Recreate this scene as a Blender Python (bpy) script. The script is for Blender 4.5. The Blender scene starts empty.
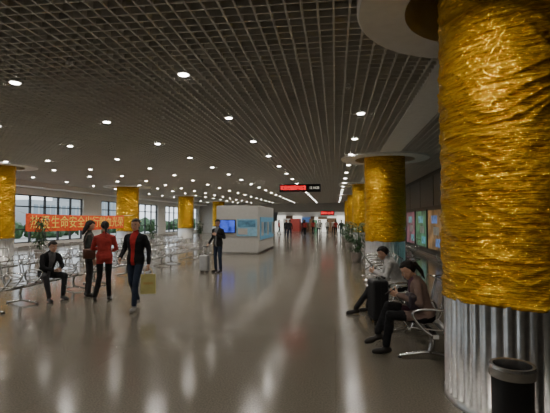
import bpy, bmesh, math, random
from mathutils import Vector, Matrix, noise, Euler
random.seed(7)
scene = bpy.context.scene
COL = scene.collection
PI = math.pi
H_CEIL = 3.88

# ------------------------------------------------------------------ materials
def mat(name, col, rough=0.6, metal=0.0, var=0.12, nscale=8.0, bump=0.0, bscale=40.0, emit=0.0, emcol=None, spec=0.5, sheen=0.0):
    m = bpy.data.materials.new(name); m.use_nodes = True
    nt = m.node_tree; b = nt.nodes["Principled BSDF"]
    tc = nt.nodes.new("ShaderNodeTexCoord")
    nz = nt.nodes.new("ShaderNodeTexNoise"); nz.inputs["Scale"].default_value = nscale
    nz.inputs["Detail"].default_value = 4
    nt.links.new(tc.outputs["Object"], nz.inputs["Vector"])
    cr = nt.nodes.new("ShaderNodeValToRGB")
    c0 = [max(0, c*(1-var)) for c in col]; c1 = [min(1, c*(1+var)) for c in col]
    cr.color_ramp.elements[0].position = .3; cr.color_ramp.elements[1].position = .7
    cr.color_ramp.elements[0].color = (*c0, 1); cr.color_ramp.elements[1].color = (*c1, 1)
    nt.links.new(nz.outputs["Fac"], cr.inputs["Fac"])
    nt.links.new(cr.outputs["Color"], b.inputs["Base Color"])
    b.inputs["Roughness"].default_value = rough
    b.inputs["Metallic"].default_value = metal
    b.inputs["Specular IOR Level"].default_value = spec
    if sheen: b.inputs["Sheen Weight"].default_value = sheen
    if bump > 0:
        n2 = nt.nodes.new("ShaderNodeTexNoise"); n2.inputs["Scale"].default_value = bscale
        n2.inputs["Detail"].default_value = 5
        nt.links.new(tc.outputs["Object"], n2.inputs["Vector"])
        bp = nt.nodes.new("ShaderNodeBump"); bp.inputs["Strength"].default_value = bump
        bp.inputs["Distance"].default_value = 0.02
        nt.links.new(n2.outputs["Fac"], bp.inputs["Height"])
        nt.links.new(bp.outputs["Normal"], b.inputs["Normal"])
    if emit > 0:
        b.inputs["Emission Strength"].default_value = emit
        if emcol: b.inputs["Emission Color"].default_value = (*emcol, 1)
        else: nt.links.new(cr.outputs["Color"], b.inputs["Emission Color"])
    return m

M = {}
M['wall'] = mat("wall_paint", (.52, .51, .48), .7)
M['wall_dark'] = mat("wall_dark_panel", (.07, .065, .058), .4)
M['white'] = mat("white_gypsum", (.80, .79, .76), .6, var=.04)
M['kiosk'] = mat("partition_paint", (.46, .45, .43), .55, var=.04)
M['grid'] = mat("grid_metal", (.66, .64, .59), .5, var=.05, nscale=2)
M['void'] = mat("plenum_dark", (.035, .035, .032), .9)
M['steel'] = mat("brushed_steel", (.66, .65, .64), .28, 1.0, var=.1, nscale=20, bump=.05, bscale=80)
M['chrome'] = mat("chair_chrome", (.58, .58, .58), .25, 1.0, var=.05)
M['seatmetal'] = mat("perforated_steel", (.34, .34, .34), .35, .85, var=.06)
M['black'] = mat("black_plastic", (.015, .015, .016), .4)
M['dframe'] = mat("window_frame_dark", (.03, .032, .035), .5)
M['lamp'] = mat("downlight_lens", (1, .97, .9), .5, emit=35, emcol=(1, .95, .86))
M['soil'] = mat("soil", (.05, .03, .02), .9)
M['leaf'] = mat("leaf_green", (.03, .085, .025), .45, var=.4, nscale=5)
M['pot'] = mat("pot_ceramic", (.25, .22, .20), .3)
M['skin'] = mat("skin", (.50, .30, .21), .5, var=.06)
M['lip'] = mat("lips", (.42, .14, .12), .45)
M['hair'] = mat("black_hair", (.014, .011, .010), .55, var=.4, nscale=60, bump=.4, bscale=120, spec=.3)
M['eyew'] = mat("eye_white", (.8, .78, .75), .25)
M['iris'] = mat("iris_dark", (.02, .012, .01), .2)

def cloth(name, col, r=.85):
    return mat(name, col, r, var=.2, nscale=10, bump=.35, bscale=14, spec=.2)

# floor
def floor_mat():
    m = bpy.data.materials.new("polished_terrazzo"); m.use_nodes = True
    nt = m.node_tree; b = nt.nodes["Principled BSDF"]
    tc = nt.nodes.new("ShaderNodeTexCoord")
    n1 = nt.nodes.new("ShaderNodeTexNoise"); n1.inputs["Scale"].default_value = 60; n1.inputs["Detail"].default_value = 3
    n2 = nt.nodes.new("ShaderNodeTexNoise"); n2.inputs["Scale"].default_value = .5; n2.inputs["Detail"].default_value = 5
    nt.links.new(tc.outputs["Object"], n1.inputs["Vector"]); nt.links.new(tc.outputs["Object"], n2.inputs["Vector"])
    c1 = nt.nodes.new("ShaderNodeValToRGB")
    c1.color_ramp.elements[0].color = (.128, .114, .090, 1); c1.color_ramp.elements[1].color = (.195, .174, .138, 1)
    c1.color_ramp.elements[0].position = .35; c1.color_ramp.elements[1].position = .65
    nt.links.new(n1.outputs["Fac"], c1.inputs["Fac"])
    br = nt.nodes.new("ShaderNodeTexBrick"); br.offset = 0
    br.inputs["Scale"].default_value = 1.0
    br.inputs["Mortar Size"].default_value = .005
    br.inputs["Brick Width"].default_value = 2.76; br.inputs["Row Height"].default_value = 2.76
    br.inputs["Color1"].default_value = (1, 1, 1, 1); br.inputs["Color2"].default_value = (.96, .96, .96, 1)
    br.inputs["Mortar"].default_value = (.85, .83, .8, 1)
    nt.links.new(tc.outputs["Object"], br.inputs["Vector"])
    mx = nt.nodes.new("ShaderNodeMixRGB"); mx.blend_type = 'MULTIPLY'; mx.inputs[0].default_value = 1
    nt.links.new(c1.outputs["Color"], mx.inputs[1]); nt.links.new(br.outputs["Color"], mx.inputs[2])
    nt.links.new(mx.outputs["Color"], b.inputs["Base Color"])
    mr = nt.nodes.new("ShaderNodeMapRange"); mr.inputs["To Min"].default_value = .12; mr.inputs["To Max"].default_value = .21
    nt.links.new(n2.outputs["Fac"], mr.inputs["Value"]); nt.links.new(mr.outputs["Result"], b.inputs["Roughness"])
    b.inputs["Specular IOR Level"].default_value = .9
    return m
M['floor'] = floor_mat()

def gold_mat():
    m = bpy.data.materials.new("gold_satin_fabric"); m.use_nodes = True
    nt = m.node_tree; b = nt.nodes["Principled BSDF"]
    tc = nt.nodes.new("ShaderNodeTexCoord")
    hs = []
    for rot, sc in (((.20, .12, 0), (1.3, 1.3, 22)), ((-.30, -.18, 0), (1.5, 1.5, 30))):
        mp = nt.nodes.new("ShaderNodeMapping"); mp.inputs["Scale"].default_value = sc
        mp.inputs["Rotation"].default_value = rot
        nt.links.new(tc.outputs["Object"], mp.inputs["Vector"])
        nz = nt.nodes.new("ShaderNodeTexNoise"); nz.inputs["Scale"].default_value = 1.5; nz.inputs["Detail"].default_value = 5
        nz.inputs["Distortion"].default_value = .5; nz.inputs["Roughness"].default_value = .6
        nt.links.new(mp.outputs["Vector"], nz.inputs["Vector"]); hs.append(nz)
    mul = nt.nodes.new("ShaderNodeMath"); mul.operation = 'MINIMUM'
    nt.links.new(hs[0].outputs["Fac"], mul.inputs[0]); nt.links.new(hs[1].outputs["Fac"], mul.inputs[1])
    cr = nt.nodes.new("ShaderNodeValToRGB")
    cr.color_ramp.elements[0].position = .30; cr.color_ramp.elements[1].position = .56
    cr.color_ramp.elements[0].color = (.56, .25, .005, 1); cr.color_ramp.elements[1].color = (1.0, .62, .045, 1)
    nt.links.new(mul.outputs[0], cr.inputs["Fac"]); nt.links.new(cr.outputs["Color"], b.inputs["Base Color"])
    b.inputs["Metallic"].default_value = .78; b.inputs["Roughness"].default_value = .22
    bp = nt.nodes.new("ShaderNodeBump"); bp.inputs["Strength"].default_value = 1.0; bp.inputs["Distance"].default_value = .05
    nt.links.new(mul.outputs[0], bp.inputs["Height"]); nt.links.new(bp.outputs["Normal"], b.inputs["Normal"])
    return m
M['gold'] = gold_mat()

# ------------------------------------------------------------------ mesh helpers
def finish(name, bm, mats, smooth=False, loc=(0, 0, 0), rotz=0, recalc=True):
    if recalc: bmesh.ops.recalc_face_normals(bm, faces=bm.faces)
    me = bpy.data.meshes.new(name); bm.to_mesh(me); bm.free()
    for m in mats: me.materials.append(m)
    if smooth:
        me.polygons.foreach_set("use_smooth", [True]*len(me.polygons))
    ob = bpy.data.objects.new(name, me); COL.objects.link(ob)
    ob.location = loc; ob.rotation_euler = (0, 0, rotz)
    return ob

def copy_of(ob, loc, rotz=0, name=None):
    o = bpy.data.objects.new(name or ob.name.split('.')[0], ob.data); COL.objects.link(o)
    o.location = loc; o.rotation_euler = (0, 0, rotz); return o

def box(bm, x0, x1, y0, y1, z0, z1, mi=0):
    v = [bm.verts.new(p) for p in [(x0,y0,z0),(x1,y0,z0),(x1,y1,z0),(x0,y1,z0),(x0,y0,z1),(x1,y0,z1),(x1,y1,z1),(x0,y1,z1)]]
    for f in [(0,3,2,1),(4,5,6,7),(0,1,5,4),(1,2,6,5),(2,3,7,6),(3,0,4,7)]:
        fc = bm.faces.new([v[i] for i in f]); fc.material_index = mi

def rbox(bm, x0, x1, y0, y1, z0, z1, mi=0, bev=.01, seg=2):
    t = bmesh.new(); box(t, x0, x1, y0, y1, z0, z1, mi)
    bmesh.ops.bevel(t, geom=list(t.edges), offset=bev, segments=seg, affect='EDGES', profile=.5)
    for f in t.faces: f.material_index = mi
    merge(bm, t)

def merge(bm, t):
    vm = {}
    for v in t.verts: vm[v] = bm.verts.new(v.co)
    for f in t.faces:
        try:
            nf = bm.faces.new([vm[v] for v in f.verts]); nf.material_index = f.material_index; nf.smooth = f.smooth
        except ValueError: pass
    t.free()

def loft(bm, rings, n=16, mi=0, caps=True, smooth=True):
    rs = []
    for c, u, v in rings:
        c = Vector(c)
        rs.append([bm.verts.new(c + u*math.cos(2*PI*i/n) + v*math.sin(2*PI*i/n)) for i in range(n)])
    for a, b in zip(rs[:-1], rs[1:]):
        for i in range(n):
            f = bm.faces.new((a[i], a[(i+1) % n], b[(i+1) % n], b[i])); f.material_index = mi; f.smooth = smooth
    if caps:
        f = bm.faces.new(rs[0][::-1]); f.material_index = mi
        f = bm.faces.new(rs[-1]); f.material_index = mi

def frame(d):
    d = d.normalized()
    a = Vector((0, 0, 1)) if abs(d.z) < .9 else Vector((1, 0, 0))
    u = d.cross(a).normalized(); v = d.cross(u).normalized()
    return u, v

def capsule(bm, p0, p1, r0, r1, n=14, mi=0):
    p0 = Vector(p0); p1 = Vector(p1); d = (p1-p0)
    if d.length < 1e-6: d = Vector((0, 0, 1e-4))
    dn = d.normalized(); u, v = frame(dn)
    rings = []
    for a in (80, 55, 28): rings.append((p0 - dn*r0*math.sin(math.radians(a)), u*r0*math.cos(math.radians(a)), v*r0*math.cos(math.radians(a))))
    for t in (0, .5, 1): rings.append((p0.lerp(p1, t), u*(r0+(r1-r0)*t), v*(r0+(r1-r0)*t)))
    for a in (28, 55, 80): rings.append((p1 + dn*r1*math.sin(math.radians(a)), u*r1*math.cos(math.radians(a)), v*r1*math.cos(math.radians(a))))
    loft(bm, rings, n, mi)

def ellipsoid(bm, c, ax, n=16, mi=0):
    c = Vector(c); a, b, d = ax   # vectors
    rings = []
    for k in range(1, 12):
        ph = -PI/2 + PI*k/12
        rings.append((c + d*math.sin(ph), a*math.cos(ph), b*math.cos(ph)))
    loft(bm, rings, n, mi)

def tube(bm, pts, r, n=8, mi=0, ry=None):
    pts = [Vector(p) for p in pts]
    rings = []; u = None
    for i, p in enumerate(pts):
        d = (pts[min(i+1, len(pts)-1)] - pts[max(i-1, 0)]).normalized()
        if u is None: u, v = frame(d)
        else:
            u = (u - d*u.dot(d)).normalized(); v = d.cross(u).normalized()
        rings.append((p, u*r, v*(ry or r)))
    loft(bm, rings, n, mi)

def cyl(bm, cx, cy, z0, z1, r0, r1=None, n=32, mi=0, caps=True):
    r1 = r0 if r1 is None else r1
    loft(bm, [((cx, cy, z0), Vector((r0, 0, 0)), Vector((0, r0, 0))), ((cx, cy, z1), Vector((r1, 0, 0)), Vector((0, r1, 0)))], n, mi, caps)

def smoothpts(pts, k=6):
    pts = [Vector(p) for p in pts]; out = []
    for i in range(len(pts)-1):
        p0 = pts[max(i-1, 0)]; p1 = pts[i]; p2 = pts[i+1]; p3 = pts[min(i+2, len(pts)-1)]
        for j in range(k):
            t = j/k
            out.append(.5*((2*p1)+(p2-p0)*t+(2*p0-5*p1+4*p2-p3)*t*t+(3*p1-p0-3*p2+p3)*t**3))
    out.append(pts[-1]); return out

# ------------------------------------------------------------------ room shell
XL, XR, YB, YF = -18.0, 4.4, -6.0, 76.0
bm = bmesh.new(); box(bm, XL-.3, XR+.3, YB, YF, -.2, 0); finish("floor", bm, [M['floor']])
bm = bmesh.new(); box(bm, XL-.3, XR+.3, YB, YF, 4.5, 4.7); finish("ceiling", bm, [M['void']])
bm = bmesh.new(); box(bm, XL-.3, XR+.3, YB-.3, YB, -.2, 4.7); finish("wall_back", bm, [M['wall']])
bm = bmesh.new(); box(bm, XL-.3, XR+.3, YF, YF+.3, -.2, 4.7); finish("wall_front", bm, [M['wall']])
bm = bmesh.new(); box(bm, XR, XR+.3, YB, YF, -.2, 4.7); finish("wall_right", bm, [M['wall_dark']])
bays = [(-4, 5.5), (7, 16.6), (18.2, 28.8), (31.2, 42.0), (44, 55), (57, 68)]
bm = bmesh.new()
box(bm, XL-.3, XL, YB, YF, -.2, .35); box(bm, XL-.3, XL, YB, YF, 3.2, 4.7)
prev = YB
for a, b in bays:
    box(bm, XL-.3, XL+.05, prev, a, .3, 3.25); prev = b
box(bm, XL-.3, XL+.05, prev, YF, .3, 3.25)
finish("wall_left", bm, [M['white']])
for i, (a, b) in enumerate(bays):
    bm = bmesh.new()
    n = round((b-a)/1.35)
    for k in range(n+1):
        y = a + (b-a)*k/n
        box(bm, XL-.18, XL-.06, max(a, y-.05), min(b, y+.05), .35, 3.2)
    for z in (.38, 1.15, 2.5, 3.17): box(bm, XL-.17, XL-.07, a, b, z-.035, z+.035)
    finish("window_%d" % (i+1), bm, [M['dframe']])
    l = bpy.data.lights.new("window_portal", 'AREA'); l.shape = 'RECTANGLE'; l.size = 2.85; l.size_y = b-a
    l.cycles.is_portal = True
    o = bpy.data.objects.new("window_portal", l); COL.objects.link(o); o.location = (XL-.25, (a+b)/2, 1.775); o.rotation_euler = (0, -PI/2, 0)
bm = bmesh.new(); box(bm, XL, XL+.03, YB, YF, 0, .12); finish("baseboard_left", bm, [M['steel']])
bm = bmesh.new(); box(bm, XR-.03, XR, YB, YF, 0, .12); finish("baseboard_right", bm, [M['steel']])
bm = bmesh.new(); box(bm, XL+.05, XL+1.0, YB, YF, 3.6, 3.9); finish("trim_left_soffit", bm, [M['white']])
bm = bmesh.new(); box(bm, XL-90, XL-.35, -40, 140, -.4, -.2)
finish("ground_outside", bm, [mat("apron_concrete", (.4, .4, .38), .9)])
bm = bmesh.new()
for k in range(70):
    y = -10+k*1.6; r = .9+random.random()*.6
    t = bmesh.new(); bmesh.ops.create_icosphere(t, subdivisions=3, radius=r)
    for v in t.verts:
        v.co += v.co.normalized()*noise.noise(v.co*3+Vector((k, 0, 0)))*.35
        v.co += Vector((XL-14+math.sin(k)*1.2, y, .6+random.random()*.02))
    merge(bm, t)
finish("hedge", bm, [M['leaf']])
bm = bmesh.new()
for k in range(6):
    y0 = -10+k*24; h = 4+2.2*((k*7) % 3)
    box(bm, XL-60, XL-48, y0, y0+19, -.2, h, 0)
    for j in range(9): box(bm, XL-48, XL-47.95, y0+.8+j*2, y0+2.2+j*2, 1, h-1, 1)
finish("building_outside", bm, [mat("pale_facade", (.42, .45, .46), .8), mat("facade_glass", (.2, .26, .3), .3)])

# columns
colR = .69
right_cols = [(1.73, 4.37+11.05*k) for k in range(-1, 5)]
left_cols = [(-13.4, 15.4+11.05*k) for k in range(-1, 4)]
cols = right_cols + left_cols
holes = [(x, y, 1.2) for x, y in cols]
BAND = (1.42, 2.06)

def intervals(a, b, cuts):
    segs = [(a, b)]
    for c0, c1 in cuts:
        ns = []
        for s0, s1 in segs:
            if c1 <= s0 or c0 >= s1: ns.append((s0, s1)); continue
            if c0 > s0: ns.append((s0, c0))
            if c1 < s1: ns.append((c1, s1))
        segs = ns
    return segs
bm = bmesh.new()
sp = .165; th = .011; z0, z1 = H_CEIL, H_CEIL+.10
gx0, gx1, gy0, gy1 = XL+1.0, XR-.02, YB+.02, 55.9
x = gx0
while x < gx1:
    if not (BAND[0] < x < BAND[1]):
        cuts = [(hy-math.sqrt(r*r-(x-hx)**2), hy+math.sqrt(r*r-(x-hx)**2)) for hx, hy, r in holes if abs(x-hx) < r]
        for a, b in intervals(gy0, gy1, cuts): box(bm, x-th, x+th, a, b, z0, z1)
    x += sp
y = gy0
while y < gy1:
    cuts = [BAND]+[(hx-math.sqrt(r*r-(y-hy)**2), hx+math.sqrt(r*r-(y-hy)**2)) for hx, hy, r in holes if abs(y-hy) < r]
    for a, b in intervals(gx0, gx1, cuts): box(bm, a, b, y-th, y+th, z0+.001, z1-.001)
    y += sp
finish("ceiling_grid", bm, [M['grid']], recalc=False)

bm = bmesh.new()
ycuts = [(hy-1.05, hy+1.05) for hx, hy, r in holes if hx > 0]
for a, b in intervals(gy0, gy1, ycuts): box(bm, BAND[0], BAND[1], a, b, H_CEIL-.02, H_CEIL+.08)
finish("trim_ceiling_band", bm, [M['white']])
def annulus(bm, cx, cy, ri, ro, z0, z1, n=72):
    P = []
    for (r, z) in ((ri, z0), (ro-.02, z0), (ro, z0+.02), (ro, z1), (ri, z1)):
        P.append([bm.verts.new((cx+r*math.cos(2*PI*i/n), cy+r*math.sin(2*PI*i/n), z)) for i in range(n)])
    for k in range(5):
        a, b = P[k], P[(k+1) % 5]
        for i in range(n): bm.faces.new((a[i], a[(i+1) % n], b[(i+1) % n], b[i]))
bm = bmesh.new()
for hx, hy, r in holes:
    annulus(bm, hx, hy, 1.02, 1.5, H_CEIL-.07, H_CEIL+.12)
    annulus(bm, hx, hy, 1.02, 1.08, H_CEIL+.05, 4.5)
finish("trim_column_rings", bm, [M['white']])

def column_mesh():
    bm = bmesh.new()
    nf = 44; n = nf*8
    P = []
    for z, flute in ((0, 0), (.07, 0), (.075, 1), (1.0, 1)):
        ring = []
        for i in range(n):
            a = 2*PI*i/n; ph = (i % 8)/8
            r = colR*.975 - (0 if not flute else .02*(1-abs(math.sin(PI*ph))))
            if not flute: r = colR*.985
            ring.append(bm.verts.new((r*math.cos(a), r*math.sin(a), z)))
        P.append(ring)
    for a, b in zip(P[:-1], P[1:]):
        for i in range(n):
            f = bm.faces.new((a[i], a[(i+1) % n], b[(i+1) % n], b[i])); f.material_index = 0; f.smooth = True
    n = 230; m = 420; zb, zt = .96, 4.45
    P = []
    for j in range(m+1):
        t = j/m; z = zb+(zt-zb)*t; ring = []
        for i in range(n):
            a = 2*PI*i/n; c, s = math.cos(a), math.sin(a)
            w = noise.noise(Vector((c*.8, s*.8, z*.8)))
            w2 = noise.noise(Vector((c*1.2+5, s*1.2, z*1.3)))
            d1 = .50*math.sin(a+1.3)+.30*w; d2 = -.62*math.sin(a+.4)+.30*w2; d3 = .35*math.sin(2*a+.7)+.3*w
            q1 = noise.noise(Vector((c*1.0+4, s*1.0, (z+d1)*6)))
            q2 = noise.noise(Vector((c*1.3, s*1.3+9, (z+d2)*8)))
            q3 = noise.noise(Vector((c*2.0+2, s*2.0, (z+d3)*15)))
            q4 = noise.noise(Vector((c*2.0-7, s*2.0, (z+d1*1.3-d2)*20)))
            m1 = .5+.5*w2; m2 = .5-.5*w2
            rid = max(0, 1-abs(q1)*4.5)**1.2*.018*(.5+m1) + max(0, 1-abs(q2)*4.5)**1.2*.017*(.5+m2) + max(0, 1-abs(q3)*4)*.008 + max(0, 1-abs(q4)*4)*.006 + .014*w
            r = colR-.018+rid
            if t < .010: r -= .02*(1-t/.010)
            zz = z + .035*noise.noise(Vector((c*2, s*2, 3)))*max(0, 1-t*6)
            ring.append(bm.verts.new((r*c, r*s, zz)))
        P.append(ring)
    for a, b in zip(P[:-1], P[1:]):
        for i in range(n):
            f = bm.faces.new((a[i], a[(i+1) % n], b[(i+1) % n], b[i])); f.material_index = 1; f.smooth = True
    a = P[0]
    inner = [bm.verts.new((v.co.x*.93, v.co.y*.93, v.co.z+.01)) for v in a]
    for i in range(n):
        f = bm.faces.new((a[i], inner[i], inner[(i+1) % n], a[(i+1) % n])); f.material_index = 1
    return bm
c0 = finish("gold_wrapped_column", column_mesh(), [M['steel'], M['gold']], loc=(cols[0][0], cols[0][1], 0))
for k, (x, y) in enumerate(cols[1:]):
    copy_of(c0, (x, y, 0), rotz=(k*1.7) % 6.28)

# downlights
bm = bmesh.new(); pos = []
rows = [.53, -2.23, -5.0, -7.7, -10.4, -12.1, -15.2]
for r in rows:
    for k in range(-2, 18):
        y = 6.1+2.76*k
        if r > 0 and k == 0: continue
        if k == -2 and r < -3: continue  # nearest row is out of view, added to light the column front
        if any((r-hx)**2+(y-hy)**2 < 1.57**2 for hx, hy, _ in holes): continue
        pos.append((r, y))
for x, y in pos:
    cyl(bm, x, y, H_CEIL-.012, H_CEIL+.06, .095, .10, 20, 0)
    cyl(bm, x, y, H_CEIL-.022, H_CEIL-.013, .068, .072, 20, 1)
dl = finish("ceiling_downlights", bm, [M['white'], M['lamp']])
for i, (x, y) in enumerate(pos):
    l = bpy.data.lights.new("downlight_spot", 'SPOT'); l.energy = (100 if x > -1 else 68) if y < 8 else (112 if y < 33 else 85); l.spot_size = math.radians(150); l.spot_blend = .6
    l.shadow_soft_size = .07; l.color = (1, .93, .82)
    o = bpy.data.objects.new("downlight_spot", l); COL.objects.link(o); o.location = (x, y, H_CEIL-.04); o.parent = dl
bm = bmesh.new(); cyl(bm, 0, 0, -.03, .03, .05, .03, 20); cyl(bm, 0, 0, -.06, -.03, .012, .02, 12)
sp0 = finish("ceiling_sprinkler", bm, [M['white']], loc=(.22, 7.0, H_CEIL-.005), smooth=True)
copy_of(sp0, (-3.6, 8.6, H_CEIL-.005)); copy_of(sp0, (-3.6, 5.4, H_CEIL-.005))

# ------------------------------------------------------------------ text helper
def text_mesh(body, size, m, name):
    cu = bpy.data.curves.new(name, 'FONT'); cu.body = body; cu.size = size; cu.align_x = 'CENTER'; cu.align_y = 'CENTER'
    cu.extrude = .003
    ob = bpy.data.objects.new(name, cu); COL.objects.link(ob)
    dg = bpy.context.evaluated_depsgraph_get(); dg.update()
    me = bpy.data.meshes.new_from_object(ob.evaluated_get(dg))
    bpy.data.objects.remove(ob)
    me.materials.clear(); me.materials.append(m)
    o = bpy.data.objects.new(name, me); COL.objects.link(o); return o

bm = bmesh.new()
by0, by1 = 16.3, 24.7; nn = 60
for side in (0, 1):
    vs = []
    for i in range(nn+1):
        y = by0+(by1-by0)*i/nn; w = .02*math.sin(i*.9)+.015*math.sin(i*2.3)
        sag = -.05*math.sin(PI*i/nn)
        vs.append((bm.verts.new((w-side*.006, y, 1.22+sag)), bm.verts.new((w*.5-side*.006, y, 1.98+sag))))
    for a, b in zip(vs[:-1], vs[1:]): bm.faces.new((a[0], b[0], b[1], a[1]))
tube(bm, [(0, 15.9, 2.05), (0, by0, 1.97)], .008, 6, 1); tube(bm, [(0, by1, 1.97), (0, 25.9, 2.0)], .008, 6, 1)
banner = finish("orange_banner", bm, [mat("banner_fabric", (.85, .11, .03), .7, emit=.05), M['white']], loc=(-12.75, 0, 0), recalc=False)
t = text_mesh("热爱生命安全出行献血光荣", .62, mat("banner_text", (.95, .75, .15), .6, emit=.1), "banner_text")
t.parent = banner; t.rotation_euler = (PI/2, 0, PI/2); t.location = (.05, (by0+by1)/2, 1.56)
w = max(t.dimensions.x, .1); s = 8.0/w; t.scale = (s, min(s*1.0, 1.0), 1)

led = mat("led_red", (.9, .03, .02), .5, emit=3.0, emcol=(1, .02, .03)); ledw = mat("led_white", (.8, .8, .7), .5, emit=1.0, emcol=(.9, .85, .7))
def hang_sign(name, x, y, w, z0, z1, txt, txt2=None, colr=led):
    bm = bmesh.new(); rbox(bm, -w/2, w/2, -.08, .08, z0, z1, 0, .012)
    for sx in (-w*.35, w*.35): tube(bm, [(sx, 0, z1-.01), (sx, 0, H_CEIL+.05)], .012, 8, 1)
    o = finish(name, bm, [M['black'], M['steel']], loc=(x, y, 0))
    t = text_mesh(txt, (z1-z0)*.62, colr, "sign_text"); t.parent = o; t.rotation_euler = (PI/2, 0, 0)
    ww = max(t.dimensions.x, .1); frac = .62 if txt2 else .9
    t.scale = (w*frac/ww, 1, 1); t.location = (-w*(.5-frac/2-.03) if txt2 else 0, -.086, (z0+z1)/2)
    if txt2:
        t2 = text_mesh(txt2, (z1-z0)*.45, ledw, "sign_text_2"); t2.parent = o; t2.rotation_euler = (PI/2, 0, 0)
        ww = max(t2.dimensions.x, .1); t2.scale = (w*.22/ww, 1, 1); t2.location = (w*.35, -.086, (z0+z1)/2)
    return o
hang_sign("led_departure_sign", -1.36, 16.9, 1.62, 2.80, 3.11, "欢迎光临国内出发", "12 14-25")
hang_sign("led_gate_sign", -.65, 38.0, 1.2, 2.1, 2.5, "国际出发", None)

# kiosk wall
bm = bmesh.new()
kx0, kx1, ky0, ky1 = -5.9, -3.75, 21.0, 26.2
rbox(bm, kx0, kx1, ky0, ky1, 0, 2.42, 0, .02)
box(bm, kx0-.0, kx1+.0, ky0-.02, ky1+.02, 0, .1, 1)
box(bm, kx0+1.05, kx1-.08, ky0-.04, ky0, .9, 1.75, 2)
box(bm, kx1, kx1+.04, ky0+.4, ky1-.3, .7, 1.85, 3)
for k in range(5): box(bm, kx1+.04, kx1+.06, ky0+.6+k*.9, ky0+1.2+k*.9, .9+.1*(k % 2), 1.6, 4 if k % 2 else 0)
box(bm, kx0+1.12, kx1-.15, ky0-.055, ky0-.04, 1.35, 1.68, 4)
box(bm, kx0+1.12, kx1-.55, ky0-.055, ky0-.04, .98, 1.28, 0)
finish("information_partition", bm, [M['kiosk'], M['steel'], mat("poster_blue", (.22, .4, .52), .4, emit=.15), mat("poster_cyan", (.12, .32, .48), .4, emit=.2), mat("poster_pic", (.08, .2, .3), .4, var=.7, nscale=3, emit=.1)])
bm = bmesh.new(); rbox(bm, -.5, .5, -.05, .015, 1.05, 1.72, 0, .015); box(bm, -.46, .46, -.056, -.05, 1.09, 1.68, 1)
finish("television", bm, [M['black'], mat("tv_screen", (.04, .08, .5), .3, var=.9, nscale=3.5, emit=1.0)], loc=(kx0+.50, ky0-.045, 0))

# advertising lightboxes on right wall
cols_ad = [(.04, .20, .24), (.05, .22, .20), (.22, .13, .05), (.06, .20, .10), (.20, .07, .10), (.05, .12, .30), (.05, .22, .28)]
for k in range(7):
    y0 = 12.2+k*3.0
    bm = bmesh.new(); rbox(bm, XR-.11, XR-.02, y0, y0+2.7, .35, 2.2, 0, .01)
    box(bm, XR-.116, XR-.11, y0+.06, y0+2.64, .41, 2.14, 1)
    for j in range(3):
        zz = .55+j*.5; box(bm, XR-.12, XR-.116, y0+.2+j*.3, y0+1.1+j*.4, zz, zz+.35, 2+(j % 2))
    c = cols_ad[k]; c2 = cols_ad[(k+3) % 7]
    finish("advertising_lightbox", bm, [M['wall_dark'], mat("ad_print_%d" % k, c, .3, var=.95, nscale=1.8, emit=.45), mat("ad_detail_%d" % k, tuple(min(1, q*1.6+.04) for q in c2), .3, var=.6, nscale=4, emit=.4), mat("ad_detail_b_%d" % k, (.25, .26, .24), .3, var=.5, nscale=4, emit=.25)])
bm = bmesh.new()
for k in range(24): box(bm, XR-.04, XR, -4+k*3.0+.05, -4+k*3.0+2.95, 2.35, 3.7, 0)
finish("trim_right_panels", bm, [mat("grey_panel", (.11, .105, .095), .35)])

# far shops
bm = bmesh.new(); box(bm, XL, XR, 56, 56.4, 2.75, 4.5, 0); box(bm, XL, -9.6, 56.02, 56.38, 0, 2.76, 0)
finish("wall_shop_fascia", bm, [M['wall']])
bm = bmesh.new()
far_m = [M['white'], mat("shop_glow_white", (.9, .88, .8), .5, emit=1.0), mat("shop_red", (.35, .06, .05), .5, emit=.2), mat("shop_blue", (.1, .2, .45), .5, emit=.4), mat("shop_brown", (.2, .12, .07), .5), mat("shop_green", (.1, .25, .15), .5, emit=.3)]
xx = -9
while xx < 2.6:
    w = .5+random.random()*1.1
    box(bm, xx, xx+w*.9, 66-random.random()*3, 67, 0, 1.1+random.random()*.9, random.choice([0, 1, 2, 3, 4, 4, 5]))
    box(bm, xx, xx+w*.95, 67.2, 67.49, 1.4, 2.1+random.random()*.5, random.choice([1, 1, 4, 3, 4]))
    xx += w
box(bm, -9, 4.3, 67.5, 68, 0, 4, 0)
finish("duty_free_shop", bm, far_m)
for x in (-6, -1, 3):  # area lamps hidden behind the fascia, added to lighten the shop interior
    l = bpy.data.lights.new("shop_fill_light", 'AREA'); l.energy = 110; l.size = 2.4; l.color = (1, .96, .88)
    o = bpy.data.objects.new("shop_fill_light", l); COL.objects.link(o); o.location = (x, 61, 4.3)

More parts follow.
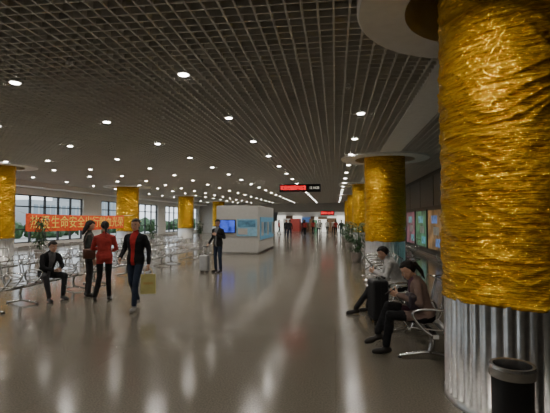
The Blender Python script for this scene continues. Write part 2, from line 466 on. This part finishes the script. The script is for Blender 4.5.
# ------------------------------------------------------------------ benches
def bench_mesh(ns):
    bm = bmesh.new(); pitch = .6; L = ns*pitch
    prof = smoothpts([(0, -.25, .395), (0, -.235, .43), (0, -.1, .425), (0, .1, .405), (0, .19, .43), (0, .235, .53), (0, .27, .70), (0, .305, .84), (0, .325, .86)], 4)
    for s in range(ns):
        x0 = -L/2+s*pitch+.035; x1 = x0+pitch-.07; nx = 18
        t = bmesh.new(); rows_ = []
        for p in prof:
            rows_.append([t.verts.new((x0+(x1-x0)*i/nx, p.y, p.z)) for i in range(nx+1)])
        inner = []
        for j in range(len(rows_)-1):
            for i in range(nx):
                f = t.faces.new((rows_[j][i], rows_[j][i+1], rows_[j+1][i+1], rows_[j+1][i])); f.smooth = True
                if 1 < j < len(rows_)-3 and 0 < i < nx-1 and not (12 <= j <= 15): inner.append(f)
        bmesh.ops.inset_individual(t, faces=inner, thickness=.0065)
        bmesh.ops.delete(t, geom=inner, context='FACES')
        for f in t.faces: f.material_index = 1; f.smooth = True
        merge(bm, t)
        for xe in (x0, x1): tube(bm, [(xe, p.y, p.z) for p in prof], .010, 6, 0)
        tube(bm, [(x0, prof[0].y, prof[0].z), (x1, prof[0].y, prof[0].z)], .010, 6, 0)
        tube(bm, [(x0, prof[-1].y, prof[-1].z), (x1, prof[-1].y, prof[-1].z)], .012, 6, 0)
    for s in range(ns+1):
        x = -L/2+s*pitch
        tube(bm, smoothpts([(x, .12, .36), (x, .17, .50), (x, .16, .62), (x, .08, .655), (x, -.14, .65), (x, -.22, .61), (x, -.2, .54), (x, -.10, .42), (x, 0, .35)], 4), .016, 8, 0)
    rbox(bm, -L/2-.02, L/2+.02, -.01, .07, .31, .37, 0, .01)
    for x in (-L/2+.3, L/2-.3):
        tube(bm, smoothpts([(x, .03, .33), (x, .06, .2), (x, .03, .07)], 4), .035, 10, 0, ry=.025)
        tube(bm, smoothpts([(x, -.34, .022), (x, -.2, .045), (x, 0, .075), (x, .2, .045), (x, .34, .022)], 4), .024, 8, 0)
        for y in (-.33, .33): cyl(bm, x, y, 0, .02, .028, .028, 12, 2)
    return bm
b3 = finish("waiting_bench", bench_mesh(3), [M['chrome'], M['seatmetal'], M['black']], loc=(1.12, 6.15, 0), rotz=-PI/2)
for p in ((1.12, 8.3), (1.12, 10.5), (1.12, 12.7), (3.3, 10.5), (3.3, 12.9), (1.12, 19), (3.3, 20), (1.12, 21.6)): copy_of(b3, (*p, 0), -PI/2)
b4 = finish("waiting_bench.020", bench_mesh(4), [M['chrome'], M['seatmetal'], M['black']], loc=(-6.3, 8.9, 0), rotz=PI/2)
for k in range(1, 5): copy_of(b4, (-6.3, 8.9+2.7*k, 0), PI/2, "waiting_bench")
copy_of(b4, (-6.3, 6.2, 0), PI/2, "waiting_bench")
for k in range(0, 6): copy_of(b4, (-9.4, 10.5+2.7*k, 0), PI/2, "waiting_bench")

# ------------------------------------------------------------------ trash can
bm = bmesh.new()
n, m, r = 64, 34, .145
t = bmesh.new(); P = []
for j in range(m+1):
    P.append([t.verts.new((r*math.cos(2*PI*i/n), r*math.sin(2*PI*i/n), .05+.58*j/m)) for i in range(n)])
inner = []
for j in range(m):
    for i in range(n):
        f = t.faces.new((P[j][i], P[j][(i+1) % n], P[j+1][(i+1) % n], P[j+1][i]))
        inner.append(f)
bmesh.ops.inset_individual(t, faces=inner, thickness=.0035)
bmesh.ops.delete(t, geom=inner, context='FACES')
merge(bm, t)
cyl(bm, 0, 0, 0, .05, r+.008, r+.008, 48, 0)
cyl(bm, 0, 0, .04, .62, r-.012, r-.012, 40, 2, caps=False)
cyl(bm, 0, 0, .045, .05, r-.012, r-.012, 40, 2)
for (rr0, z0_, rr1, z1_) in ((r+.004, .62, r+.007, .68), (r+.007, .68, r, .70), (r, .70, r-.022, .697), (r-.022, .697, r-.028, .62)):
    cyl(bm, 0, 0, z0_, z1_, rr0, rr1, 64, 1, caps=False)
finish("trash_can", bm, [mat("bin_mesh", (.22, .21, .20), .35, .7), M['chrome'], M['black']], loc=(1.215, 3.22, 0), recalc=False)

# ------------------------------------------------------------------ plants
def plant(seed, h=1.5):
    rnd = random.Random(seed); bm = bmesh.new()
    rings = []
    for r, z in ((.15, 0), (.17, .02), (.2, .2), (.22, .36), (.235, .38), (.235, .40), (.20, .40), (.195, .36)):
        rings.append(((0, 0, z), Vector((r, 0, 0)), Vector((0, r, 0))))
    loft(bm, rings, 28, 0); cyl(bm, 0, 0, .34, .372, .19, .19, 24, 1)
    for s in range(7):
        a = rnd.random()*6.28; lean = .05+rnd.random()*.13; hh = h*(.5+rnd.random()*.4)
        top = Vector((math.cos(a)*lean*1.6, math.sin(a)*lean*1.6, hh))
        pts = smoothpts([(math.cos(a)*.06, math.sin(a)*.06, .36), (math.cos(a)*lean, math.sin(a)*lean, hh*.6), top], 4)
        tube(bm, pts, .010, 6, 2)
        for q in range(16):
            p = pts[min(len(pts)-1, 2+rnd.randrange(len(pts)-2))]
            az = rnd.random()*6.28; ln = .22+rnd.random()*.2; w = .03+rnd.random()*.02
            d = Vector((math.cos(az), math.sin(az), 0)); sd = Vector((-d.y, d.x, 0))
            prev = None
            for k in range(7):
                u = k/6; c = p + d*ln*u + Vector((0, 0, .22*u*1.2-.34*u*u))*(ln/.3)
                ww = w*math.sin(PI*min(.97, u*.9+.08))
                cur = (bm.verts.new(c-sd*ww), bm.verts.new(c-Vector((0, 0, .006))), bm.verts.new(c+sd*ww))
                if prev:
                    for e in (0, 1):
                        f = bm.faces.new((prev[e], prev[e+1], cur[e+1], cur[e])); f.material_index = 2; f.smooth = True
                prev = cur
    return bm
pl = finish("potted_plant", plant(1, 1.7), [M['pot'], M['soil'], M['leaf']], loc=(.85, 17.6, 0), recalc=False)
pl2 = finish("potted_plant.001", plant(5, 1.9), [M['pot'], M['soil'], M['leaf']], loc=(.8, 24.0, 0), recalc=False)
copy_of(pl, (.85, 28.5, 0), 1, "potted_plant"); copy_of(pl2, (.7, 35.0, 0), 2, "potted_plant")
b_ = copy_of(pl2, (-12.0, 16.2, 0), 2, "potted_plant"); b_.scale = (1.0, 1.0, 1.2)
copy_of(pl, (-12.4, 28, 0), 2, "potted_plant"); copy_of(pl, (-12.4, 38.5, 0), 2, "potted_plant")

# ------------------------------------------------------------------ PEOPLE
def remesh_bm(bm, voxel, smooth_it=4):
    bmesh.ops.recalc_face_normals(bm, faces=bm.faces)
    me = bpy.data.meshes.new("tmp"); bm.to_mesh(me); bm.free()
    ob = bpy.data.objects.new("tmp", me); COL.objects.link(ob)
    r = ob.modifiers.new("r", 'REMESH'); r.mode = 'VOXEL'; r.voxel_size = voxel
    s = ob.modifiers.new("s", 'SMOOTH'); s.iterations = smooth_it; s.factor = .5
    dg = bpy.context.evaluated_depsgraph_get(); dg.update()
    out = bpy.data.meshes.new_from_object(ob.evaluated_get(dg))
    bpy.data.objects.remove(ob)
    b = bmesh.new(); b.from_mesh(out); bpy.data.meshes.remove(out)
    for f in b.faces: f.smooth = True
    return b

def segdist(p, a, b):
    ab = b-a; t = max(0, min(1, (p-a).dot(ab)/max(ab.length_squared, 1e-9)))
    return (p-(a+ab*t)).length, t

def hand(W, d, thumb, npalm, curl, mi):
    d = d.normalized(); thumb = (thumb - d*thumb.dot(d)).normalized()
    nn_ = d.cross(thumb).normalized()
    if nn_.dot(npalm) < 0: nn_ = -nn_
    b = bmesh.new()
    capsule(b, W-d*.04, W+d*.015, .026, .025)
    for k, off in enumerate((.027, .009, -.009, -.026)):
        capsule(b, W+d*.012+thumb*off*.6, W+d*.085+thumb*off, .015, .0125, 10)
    ellipsoid(b, W+d*.035+thumb*.022+nn_*.008, (d*.032, thumb*.018, nn_*.016), 12)
    for off, ln in ((.029, .074), (.0098, .082), (-.0098, .076), (-.028, .060)):
        p = W+d*.088+thumb*off; a = curl*.35; lens = (ln*.46, ln*.30, ln*.26); r = .0092
        for q, l in enumerate(lens):
            dd = d*math.cos(a)+nn_*math.sin(a)+thumb*off*1.2
            e = p+dd.normalized()*l
            capsule(b, p, e, r, r*.9, 10); p = e; r *= .9; a += curl*.75
    p = W+d*.028+thumb*.030; a = .25
    for l, r in ((.038, .0125), (.030, .0105), (.024, .0092)):
        dd = (d*math.cos(a)*.75+thumb*(.75-a*.6)+nn_*(.25+curl*.35)).normalized()
        e = p+dd*l; capsule(b, p, e, r, r*.92, 10); p = e; a += .3
    b = remesh_bm(b, .0045, 2)
    for f in b.faces: f.material_index = mi
    return b

def head(C, f, u, long_hair, mis, glasses=False):
    f = f.normalized(); u = (u-f*u.dot(f)).normalized(); s = f.cross(u).normalized()
    P = lambda a, b_, c: C+s*a+f*b_+u*c
    b = bmesh.new()
    ellipsoid(b, P(0, -.01, .028), (s*.076, f*.095, u*.088), 24)
    ellipsoid(b, P(0, .018, -.038), (s*.061, f*.069, u*.072), 24)
    ellipsoid(b, P(0, .058, -.090), (s*.026, f*.022, u*.020), 14)
    for q in (-1, 1):
        ellipsoid(b, P(q*.038, .052, -.025), (s*.022, f*.022, u*.022), 12)
        ellipsoid(b, P(q*.077, -.008, -.008), (s*.008, f*.017, u*.030), 12)
        ellipsoid(b, P(q*.028, .074, .020), (s*.020, f*.009, u*.007), 12)
        ellipsoid(b, P(q*.010, .090, -.028), (s*.008, f*.009, u*.007), 10)
    capsule(b, P(0, .078, .012), P(0, .097, -.024), .008, .0115)
    b = remesh_bm(b, .0048, 2)
    for fc in b.faces: fc.material_index = mis['skin']
    ellipsoid(b, P(0, .086, -.054), (s*.023, f*.007, u*.0055), 12, mis['lip'])
    ellipsoid(b, P(0, .085, -.063), (s*.019, f*.0075, u*.006), 12, mis['lip'])
    for q in (-1, 1):
        ellipsoid(b, P(q*.031, .0645, .000), (s*.013, f*.011, u*.0075), 12, mis['eyew'])
        ellipsoid(b, P(q*.031, .0725, .000), (s*.0058, f*.0045, u*.0058), 10, mis['iris'])
        ellipsoid(b, P(q*.031, .0775, .023), (s*.020, f*.006, u*.0035), 10, mis['hair'])
        if glasses:
            ring = [P(q*.033+.022*math.cos(k*PI/8), .088, .0+.016*math.sin(k*PI/8)) for k in range(17)]
            tube(b, ring, .0018, 5, mis['iris'])
            tube(b, [P(q*.055, .088, .004), P(q*.078, .0, .004)], .0018, 5, mis['iris'])
    t = bmesh.new(); bmesh.ops.create_icosphere(t, subdivisions=5, radius=1)
    for v in t.verts:
        a, bb, c = v.co.x, v.co.y, v.co.z
        fz = .028+c*.088
        line = .062 + .02*noise.noise(Vector((a*5, 0, 1)))
        w1 = (fz - (line if bb > .25 else line - (0.25-bb)*.20))/.016
        if bb < -.25: w1 = max(w1, (fz+.07)/.012)
        w1 = max(0, min(1, w1))
        k = .93+.20*w1 + w1*.07*noise.noise(Vector((a*7, bb*7, c*7)))
        v.co = P(a*.076*k, -.01+bb*.095*k, .028+c*.088*k*(1.0))
    for fc in t.faces: fc.material_index = mis['hair']; fc.smooth = True
    merge(b, t)
    if long_hair == 'long':
        t = bmesh.new(); rings = []
        for y_, z_, wx, wy in ((-.03, .06, .078, .07), (-.055, 0, .086, .062), (-.065, -.07, .088, .052), (-.075, -.14, .088, .042), (-.08, -.21, .08, .032), (-.08, -.25, .05, .018)):
            rings.append((P(0, y_, z_), s*wx, f*wy))
        loft(t, rings, 20, 0)
        t = remesh_bm(t, .008, 2)
        for v in t.verts: v.co += v.normal*.006*noise.noise(v.co*40)
        for fc in t.faces: fc.material_index = mis['hair']
        merge(b, t)
    elif long_hair == 'pony':
        t = bmesh.new()
        ellipsoid(t, P(0, -.115, .03), (s*.03, f*.03, u*.03), 14)
        capsule(t, P(0, -.12, .03), P(0, -.135, -.10), .03, .028); capsule(t, P(0, -.135, -.1), P(0, -.12, -.2), .028, .008)
        t = remesh_bm(t, .008, 2)
        for fc in t.faces: fc.material_index = mis['hair']
        merge(b, t)
    return b

def V(*a): return Vector(a)
def standing():
    return dict(P=V(0, 0, .96), N=V(0, 0, 1.44), H=V(0, -.02, 1.605), hf=V(0, -1, -.05), hu=V(0, 0, 1),
        SL=V(.185, 0, 1.40), SR=V(-.185, 0, 1.40), EL=V(.235, .03, 1.12), ER=V(-.235, .03, 1.12), WL=V(.25, -.05, .88), WR=V(-.25, -.05, .88),
        HL=V(.09, 0, .92), HR=V(-.09, 0, .92), KL=V(.10, -.02, .50), KR=V(-.10, -.02, .50), AL=V(.10, .02, .085), AR=V(-.10, .02, .085),
        TL=V(.15, -1, 0), TR=V(-.15, -1, 0), curlL=.5, curlR=.5)
def seated(lean=.15, knee_y=-.45, foot_y=-.5, sz=.50):
    d = dict(P=V(0, 0, sz+.05), N=V(0, -lean, sz+.50), H=V(0, -lean-.07, sz+.635), hf=V(0, -1, -.55), hu=V(0, -.4, 1),
        SL=V(.175, -lean, sz+.45), SR=V(-.175, -lean, sz+.45), EL=V(.24, -lean-.06, sz+.20), ER=V(-.24, -lean-.06, sz+.20),
        WL=V(.09, -lean-.24, sz+.27), WR=V(-.09, -lean-.24, sz+.27),
        HL=V(.09, -.03, sz+.01), HR=V(-.09, -.03, sz+.01), KL=V(.12, knee_y, sz+.02), KR=V(-.12, knee_y, sz+.02),
        AL=V(.11, foot_y, .085), AR=V(-.11, foot_y, .085), TL=V(.1, -1, 0), TR=V(-.1, -1, 0), curlL=1.0, curlR=1.0)
    return d

def person(name, J, top, pants, shoe, loc, yaw, inner=None, hair='short', bulk=1.0, hem=.0, scale=1.0, glasses=False, skin=None, fem=False, armbulk=1.0):
    mats = [skin or M['skin'], top, pants, shoe, M['hair'], M['lip'], M['eyew'], M['iris'], inner or top]
    mis = dict(skin=0, hair=4, lip=5, eyew=6, iris=7)
    b = bmesh.new(); segs = []
    P, N = J['P'], J['N']; spine = (N-P); up = spine.normalized()
    sh = (J['SL']-J['SR']).normalized(); hp = (J['HL']-J['HR']).normalized()
    sw = (J['SL']-J['SR']).length/.37
    prof = [(-.26, .075, .075), (-.2, .125, .10), (-.08, .160, .118), (.05, .163, .12), (.25, .142 if not fem else .128, .103), (.5, .155 if not fem else .140, .113), (.70, .168 if not fem else .152, .12), (.85, .155 if not fem else .140, .102), (.94, .115, .085), (1.03, .066, .062)]
    rings = []
    for t_, a, c in prof:
        sd = hp.lerp(sh, max(0, min(1, t_))); ff = up.cross(sd).normalized(); sd = ff.cross(up).normalized()
        k = bulk*(sw if t_ > .5 else 1)
        rings.append((P+spine*t_, sd*a*k, ff*c*bulk))
    loft(b, rings, 28)
    segs.append((P-up*.02, P+spine*.45, 'torso', .125)); segs.append((P+spine*.4, P+spine*.93, 'torso', .125))
    hb = J['H']-J['hu'].normalized()*.05-J['hf'].normalized()*.015
    capsule(b, N-up*.02, hb, .056 if not fem else .050, .052 if not fem else .046); segs.append((N+up*.035, hb, 'neck', .052))
    ab = bulk*armbulk
    for q in 'LR':
        S, E, W, Hh, K, A = (J[c+q] for c in 'SEWHKA')
        T = J['T'+q].normalized()
        fw = .92 if fem else 1.0
        Sj = S-up*.035-(S-N).normalized()*.012
        capsule(b, P+spine*.80, Sj, .080*bulk, .058*ab*fw)
        capsule(b, N-up*.005, Sj, .048, .050*ab*fw)
        capsule(b, Sj, E, .058*ab*fw, .045*ab*fw); capsule(b, E, W, .045*ab*fw, .034*ab)
        capsule(b, Hh, K, .088*(fw if not fem else .95), .060); capsule(b, K, A+V(0, 0, .03), .058, .049)
        calf = K.lerp(A, .3)-T*.012; ellipsoid(b, calf, (V(.055, 0, 0), V(0, .058, 0), V(0, 0, .13)), 14)
        capsule(b, A+V(0, 0, .0), A-V(0, 0, .035)-T*.02, .04, .043)
        capsule(b, V(A.x, A.y, A.z-.035)-T*.035, V(A.x, A.y, A.z-.05)+T*.13, .040, .036)
        capsule(b, V(A.x, A.y, A.z-.055)+T*.08, V(A.x, A.y, A.z-.058)+T*.16, .042, .032)
        segs += [(Sj, E, 'arm', .055), (E, W-(W-E)*.02, 'arm', .042), (Hh-V(0, 0, .05), K, 'leg', .075), (K, A+V(0, 0, .05), 'leg', .05), (A-T*.04-V(0, 0, .03), A+T*.15-V(0, 0, .05), 'foot', .045)]
    b = remesh_bm(b, .0105, 5)
    for v in b.verts:
        if v.co.z < .004: v.co.z = .0
        n_ = noise.noise(v.co*9)*.006+noise.noise(V(v.co.x*18, v.co.y*18, v.co.z*34))*.005
        if v.co.z > .12: v.co += v.normal*n_
    sidev = sh; frontv = up.cross(sh)
    if frontv.dot(J['hf']) < 0: frontv = -frontv
    for f in b.faces:
        c = f.calc_center_median(); best = None; bl = None
        for a_, b_, lab, r in segs:
            dd, tt = segdist(c, a_, b_); dd /= r
            if best is None or dd < best: best = dd; bl = lab
        h = (c-P).dot(up)
        if bl == 'leg' and h > -.02-hem and h > -.3 and (c-P).length < .30+hem: bl = 'torso'
        if bl == 'torso' and h < -.04-hem: bl = 'leg'
        mi = {'torso': 1, 'arm': 1, 'leg': 2, 'foot': 3, 'neck': 0}[bl]
        if bl == 'torso' and inner is not None:
            w_ = abs((c-P).dot(sidev))
            if (c-P).dot(frontv) > .02 and w_ < .035+.06*max(0, h/spine.length-.3): mi = 8
        f.material_index = mi
    for q, sg in (('L', 1), ('R', -1)):
        W, E = J['W'+q], J['E'+q]; d = J.get('hd'+q, (W-E))
        th = J.get('th'+q, V(0, -1, 0) if abs(d.normalized().y) < .7 else V(0, 0, 1))
        npv = J.get('np'+q, V(-sg, 0, 0))
        merge(b, hand(W+d.normalized()*.012, d, th, npv, J['curl'+q], 0))
    merge(b, head(J['H'], J['hf'], J['hu'], hair, mis, glasses))
    ob = finish(name, b, mats, loc=loc, rotz=math.radians(yaw), recalc=False)
    ob.scale = (scale,)*3
    return ob

def to_world(ob, v):
    return ob.location + Matrix.Rotation(ob.rotation_euler.z, 3, 'Z') @ (Vector(v)*ob.scale.x)

c_black = cloth("cloth_black", (.016, .016, .018)); c_dark = cloth("cloth_charcoal", (.035, .035, .038)); c_navy = cloth("denim_navy", (.025, .035, .06))
c_red = cloth("cloth_coral_red", (.36, .045, .04)); c_redshirt = cloth("shirt_red", (.38, .03, .03)); c_white = cloth("shirt_white", (.55, .55, .54))
c_olive = cloth("cloth_olive", (.05, .055, .05)); c_beige = cloth("cloth_beige", (.20, .14, .12))
c_shoe = mat("shoe_leather", (.02, .017, .015), .4); c_shoew = mat("shoe_sneaker", (.25, .24, .23), .6); c_grey = cloth("cloth_grey", (.14, .14, .15))
c_purple = cloth("cloth_plum", (.10, .05, .07))

# walking man
J = standing()
J.update(KL=V(.10, -.17, .51), AL=V(.10, -.22, .09), KR=V(-.09, .0, .50), AR=V(-.10, .26, .12), P=V(0, 0, .95), EL=V(.25, .05, 1.13), WL=V(.28, -.02, .87),
         ER=V(-.26, .03, 1.14), WR=V(-.22, -.17, .98), curlL=1.5, curlR=1.0, hf=V(.1, -1, -.05), TR=V(-.1, -1, 0))
man = person("walking_man", J, c_black, c_navy, c_shoew, (-3.8, 7.85, 0), -4, inner=c_redshirt, glasses=True, bulk=1.08, hem=.07)
def shopping_bag(name, loc, rotz, m1):
    bm = bmesh.new(); w, d, h = .28, .11, .36
    v = []
    for (z, k) in ((0, 1), (h, .96)):
        v.append([bm.verts.new((x*w/2*k, y*d/2*(k if z == 0 else .7), z)) for x, y in ((-1, -1), (1, -1), (1, 1), (-1, 1))])
    bm.faces.new(v[0][::-1])
    for i in range(4): bm.faces.new((v[0][i], v[0][(i+1) % 4], v[1][(i+1) % 4], v[1][i]))
    inn = [bm.verts.new((p.co.x*.97, p.co.y*.94, h)) for p in v[1]]; bot = [bm.verts.new((p.co.x*.97, p.co.y*.94, .01)) for p in v[1]]
    for i in range(4):
        bm.faces.new((v[1][i], v[1][(i+1) % 4], inn[(i+1) % 4], inn[i])); bm.faces.new((inn[i], inn[(i+1) % 4], bot[(i+1) % 4], bot[i]))
    bm.faces.new(bot)
    for y in (-d*.36, d*.36): tube(bm, smoothpts([(-.07, y, h-.02), (-.06, y*.6, h+.08), (0, y*.1, h+.13), (.06, y*.6, h+.08), (.07, y, h-.02)], 4), .005, 6, 1)
    box(bm, -.09, .09, -d/2-.001+.012, -d/2+.008, .12, .22, 1)
    return finish(name, bm, [m1, mat("bag_print", (.5, .35, .12), .6)], loc=loc, rotz=rotz)
hp_ = to_world(man, (.29, -.04, .80))
shopping_bag("shopping_bag", (hp_.x, hp_.y, hp_.z-.49), .35, mat("paper_bag_yellow", (.50, .46, .18), .6))

J = standing()
J.update(EL=V(.25, -.03, 1.13), WL=V(.14, -.22, 1.12), ER=V(-.25, 0, 1.13), WR=V(-.16, -.22, 1.08), curlL=1.1, curlR=1.1,
         KL=V(.10, -.03, .50), AL=V(.17, .06, .085), KR=V(-.08, -.05, .50), AR=V(-.10, -.04, .085), hf=V(.3, -1, -.35))
person("woman_in_red", J, c_red, c_black, c_shoe, (-4.84, 8.55, 0), 200, hair='pony', bulk=1.08, hem=.14, fem=True, scale=.97)
J = standing()
J.update(EL=V(.24, .0, 1.13), WL=V(.12, -.22, 1.18), ER=V(-.23, .02, 1.13), curlL=1.2, hf=V(0, -1, -.4))
wb = person("woman_in_dark_jacket", J, c_olive, c_dark, c_shoe, (-5.45, 8.98, 0), 130, hair='long', bulk=1.06, hem=.14, fem=True, scale=.98)
bm = bmesh.new(); rbox(bm, -.13, .13, -.05, .05, 0, .22, 0, .03, 3)
tube(bm, smoothpts([(-.10, 0, .20), (-.08, 0, .42), (0, 0, .56), (.08, 0, .42), (.10, 0, .20)], 5), .008, 6, 0)
finish("shoulder_bag", bm, [mat("bag_brown", (.10, .045, .03), .5)], loc=(-5.28, 8.70, .86), rotz=.75, smooth=True)

J = seated(lean=.22, knee_y=-.44, foot_y=-.47)
J.update(EL=V(.22, -.28, .70), ER=V(-.22, -.28, .70), WL=V(.06, -.44, .66), WR=V(-.05, -.43, .64), KL=V(.2, -.42, .51), KR=V(-.2, -.42, .51), AL=V(.17, -.42, .085), AR=V(-.17, -.50, .085), hf=V(.1, -1, -.25), hu=V(0, -.15, 1), H=V(0, -.30, 1.13))
person("seated_man", J, c_black, c_dark, c_shoe, (-6.24, 8.62, 0), 62, inner=c_grey, bulk=1.05, hem=.0)

J = standing()
J.update(EL=V(.25, .02, 1.13), WL=V(.13, -.22, 1.22), ER=V(-.25, .04, 1.14), WR=V(-.32, -.08, .93), curlR=1.4, curlL=1.2, hf=V(.2, -1, -.3))
me_ = person("man_with_suitcase", J, c_black, c_navy, c_shoe, (-3.78, 13.65, 0), -25, bulk=1.08, hem=.1, inner=c_grey)
def suitcase(name, loc, rotz, m, w=.40, d=.25, h=.6, hh=.38):
    bm = bmesh.new(); rbox(bm, -w/2, w/2, -d/2, d/2, .06, .06+h, 0, .04, 4)
    for k in range(7):
        x = -w/2+.05+k*(w-.1)/6; rbox(bm, x-.008, x+.008, -d/2-.005, d/2+.005, .11, .01+h, 0, .003, 1)
    box(bm, -w/2-.003, w/2+.003, -.006, .006, .1, .02+h, 1)
    for x in (-w/2+.06, w/2-.06):
        for y in (-d/2+.05, d/2-.05):
            tube(bm, [(x-.012, y, .028), (x+.012, y, .028)], .028, 12, 1); tube(bm, [(x, y, .03), (x, y, .08)], .012, 8, 1)
    for x in (-.09, .09): tube(bm, [(x, d/2-.04, .05+h), (x, d/2-.04, .06+h+hh)], .007, 8, 2)
    rbox(bm, -.105, .105, d/2-.055, d/2-.025, .05+h+hh, .085+h+hh, 1, .01)
    tube(bm, smoothpts([(-.08, 0, .055+h), (-.06, 0, .09+h), (.06, 0, .09+h), (.08, 0, .055+h)], 4), .009, 8, 1)
    return finish(name, bm, [m, M['black'], M['steel']], loc=loc, rotz=rotz)
hw = to_world(me_, (-.36, -.13, 0))
suitcase("silver_suitcase", (hw.x-.04, hw.y-.12, 0), -.3, mat("case_silver", (.42, .42, .42), .35, .4), w=.30, d=.20, h=.50, hh=.26)

phone_m = mat("phone_glass", (.02, .02, .025), .15)
def phone(name, p, rx, rz):
    bm = bmesh.new(); rbox(bm, -.036, .036, -.074, .074, -.004, .004, 0, .003, 2)
    o = finish(name, bm, [phone_m], loc=p); o.rotation_euler = (rx, 0, rz); return o
J = seated(lean=.13, knee_y=-.44, foot_y=-.56, sz=.48)
J.update(KR=V(-.06, -.46, .60), AR=V(.02, -.60, .24), KL=V(.08, -.45, .51), AL=V(.04, -.50, .085), HL=V(.085, -.03, .49), HR=V(-.085, -.03, .50), TR=V(.15, -1, -.25),
         EL=V(.235, -.10, .68), ER=V(-.235, -.12, .68), WL=V(.07, -.34, .76), WR=V(-.09, -.32, .74), npL=V(-.4, 0, 1), npR=V(.4, 0, 1), thL=V(0, -.3, 1), H=V(0, -.21, 1.08), hf=V(0, -1, -.6), hu=V(0, -.5, 1))
wf = person("seated_woman", J, c_beige, c_black, c_shoe, (1.13, 5.72, 0), -90, inner=c_purple, hair='pony', fem=True, bulk=1.03, scale=.98)
pp = to_world(wf, (0, -.44, .80)); phone("phone", pp, .6, -PI/2)
bm = bmesh.new(); rbox(bm, -.17, .17, -.08, .08, 0, .2, 0, .04, 3); tube(bm, smoothpts([(-.1, 0, .18), (-.06, 0, .27), (.06, 0, .27), (.1, 0, .18)], 4), .008, 8, 0)
finish("handbag", bm, [mat("bag_plum", (.03, .02, .03), .4)], loc=(.98, 5.66, .585), rotz=PI/2, smooth=True)

J = seated(lean=.20, knee_y=-.46, foot_y=-.66, sz=.49)
J.update(AL=V(.10, -.78, .085), KL=V(.11, -.49, .52), AR=V(-.12, -.55, .085), H=V(0, -.29, 1.10), hf=V(0, -1, -.5), hu=V(0, -.4, 1), npL=V(-.4, 0, 1), npR=V(.4, 0, 1))
mg = person("seated_man_in_white_shirt", J, c_white, c_dark, c_shoe, (1.15, 8.05, 0), -90, bulk=1.05)
pp = to_world(mg, (0, -.56, .83)); phone("phone.001", pp, .6, -PI/2)
suitcase("black_suitcase", (.70, 7.35, 0), -1.4, mat("case_black", (.012, .012, .014), .6), w=.40, d=.26, h=.66, hh=.02)
J = standing(); J.update(KL=V(.10, -.14, .51), AL=V(.10, -.16, .09), AR=V(-.10, .2, .1), KR=V(-.1, .02, .5))
w1 = person("distant_traveller", J, c_dark, c_navy, c_shoe, (-4.6, 41, 0), 20)
w2 = person("distant_traveller.001", J, c_red, c_black, c_shoe, (-3.2, 46, 0), 170, hair='long', fem=True)
w3 = person("distant_traveller.002", J, c_white, c_dark, c_shoe, (-1.6, 43, 0), 190)
for k, (x, y, r) in enumerate([(-4.0, 38, .3), (-2.4, 48, 3), (-.9, 50, 2.9), (-5.2, 46, .2), (.1, 46, 3.3), (-.2, 53, .2), (-3.8, 52, 1), (-6.5, 50, 2), (-1.8, 54, 0), (.6, 42, 3)]):
    copy_of([w1, w2, w3][k % 3], (x, y, 0), r, "distant_traveller")

# ------------------------------------------------------------------ world, camera
w = bpy.data.worlds.new("World"); scene.world = w; w.use_nodes = True
nt = w.node_tree; bg = nt.nodes["Background"]
sky = nt.nodes.new("ShaderNodeTexSky"); sky.sky_type = 'HOSEK_WILKIE'; sky.turbidity = 8; sky.sun_direction = (.3, .2, .9)
mx = nt.nodes.new("ShaderNodeMixRGB"); mx.inputs[0].default_value = .75; mx.inputs[2].default_value = (.80, .88, .95, 1)
nt.links.new(sky.outputs["Color"], mx.inputs[1]); nt.links.new(mx.outputs["Color"], bg.inputs["Color"])
bg.inputs["Strength"].default_value = 2.8

cam = bpy.data.cameras.new("camera"); cam.lens = 36*430/550; cam.sensor_width = 36; cam.clip_end = 300
co = bpy.data.objects.new("camera", cam); COL.objects.link(co)
co.location = (0, 0, 1.7); co.rotation_euler = (math.radians(91.8), 0, math.radians(7.94))
scene.camera = co
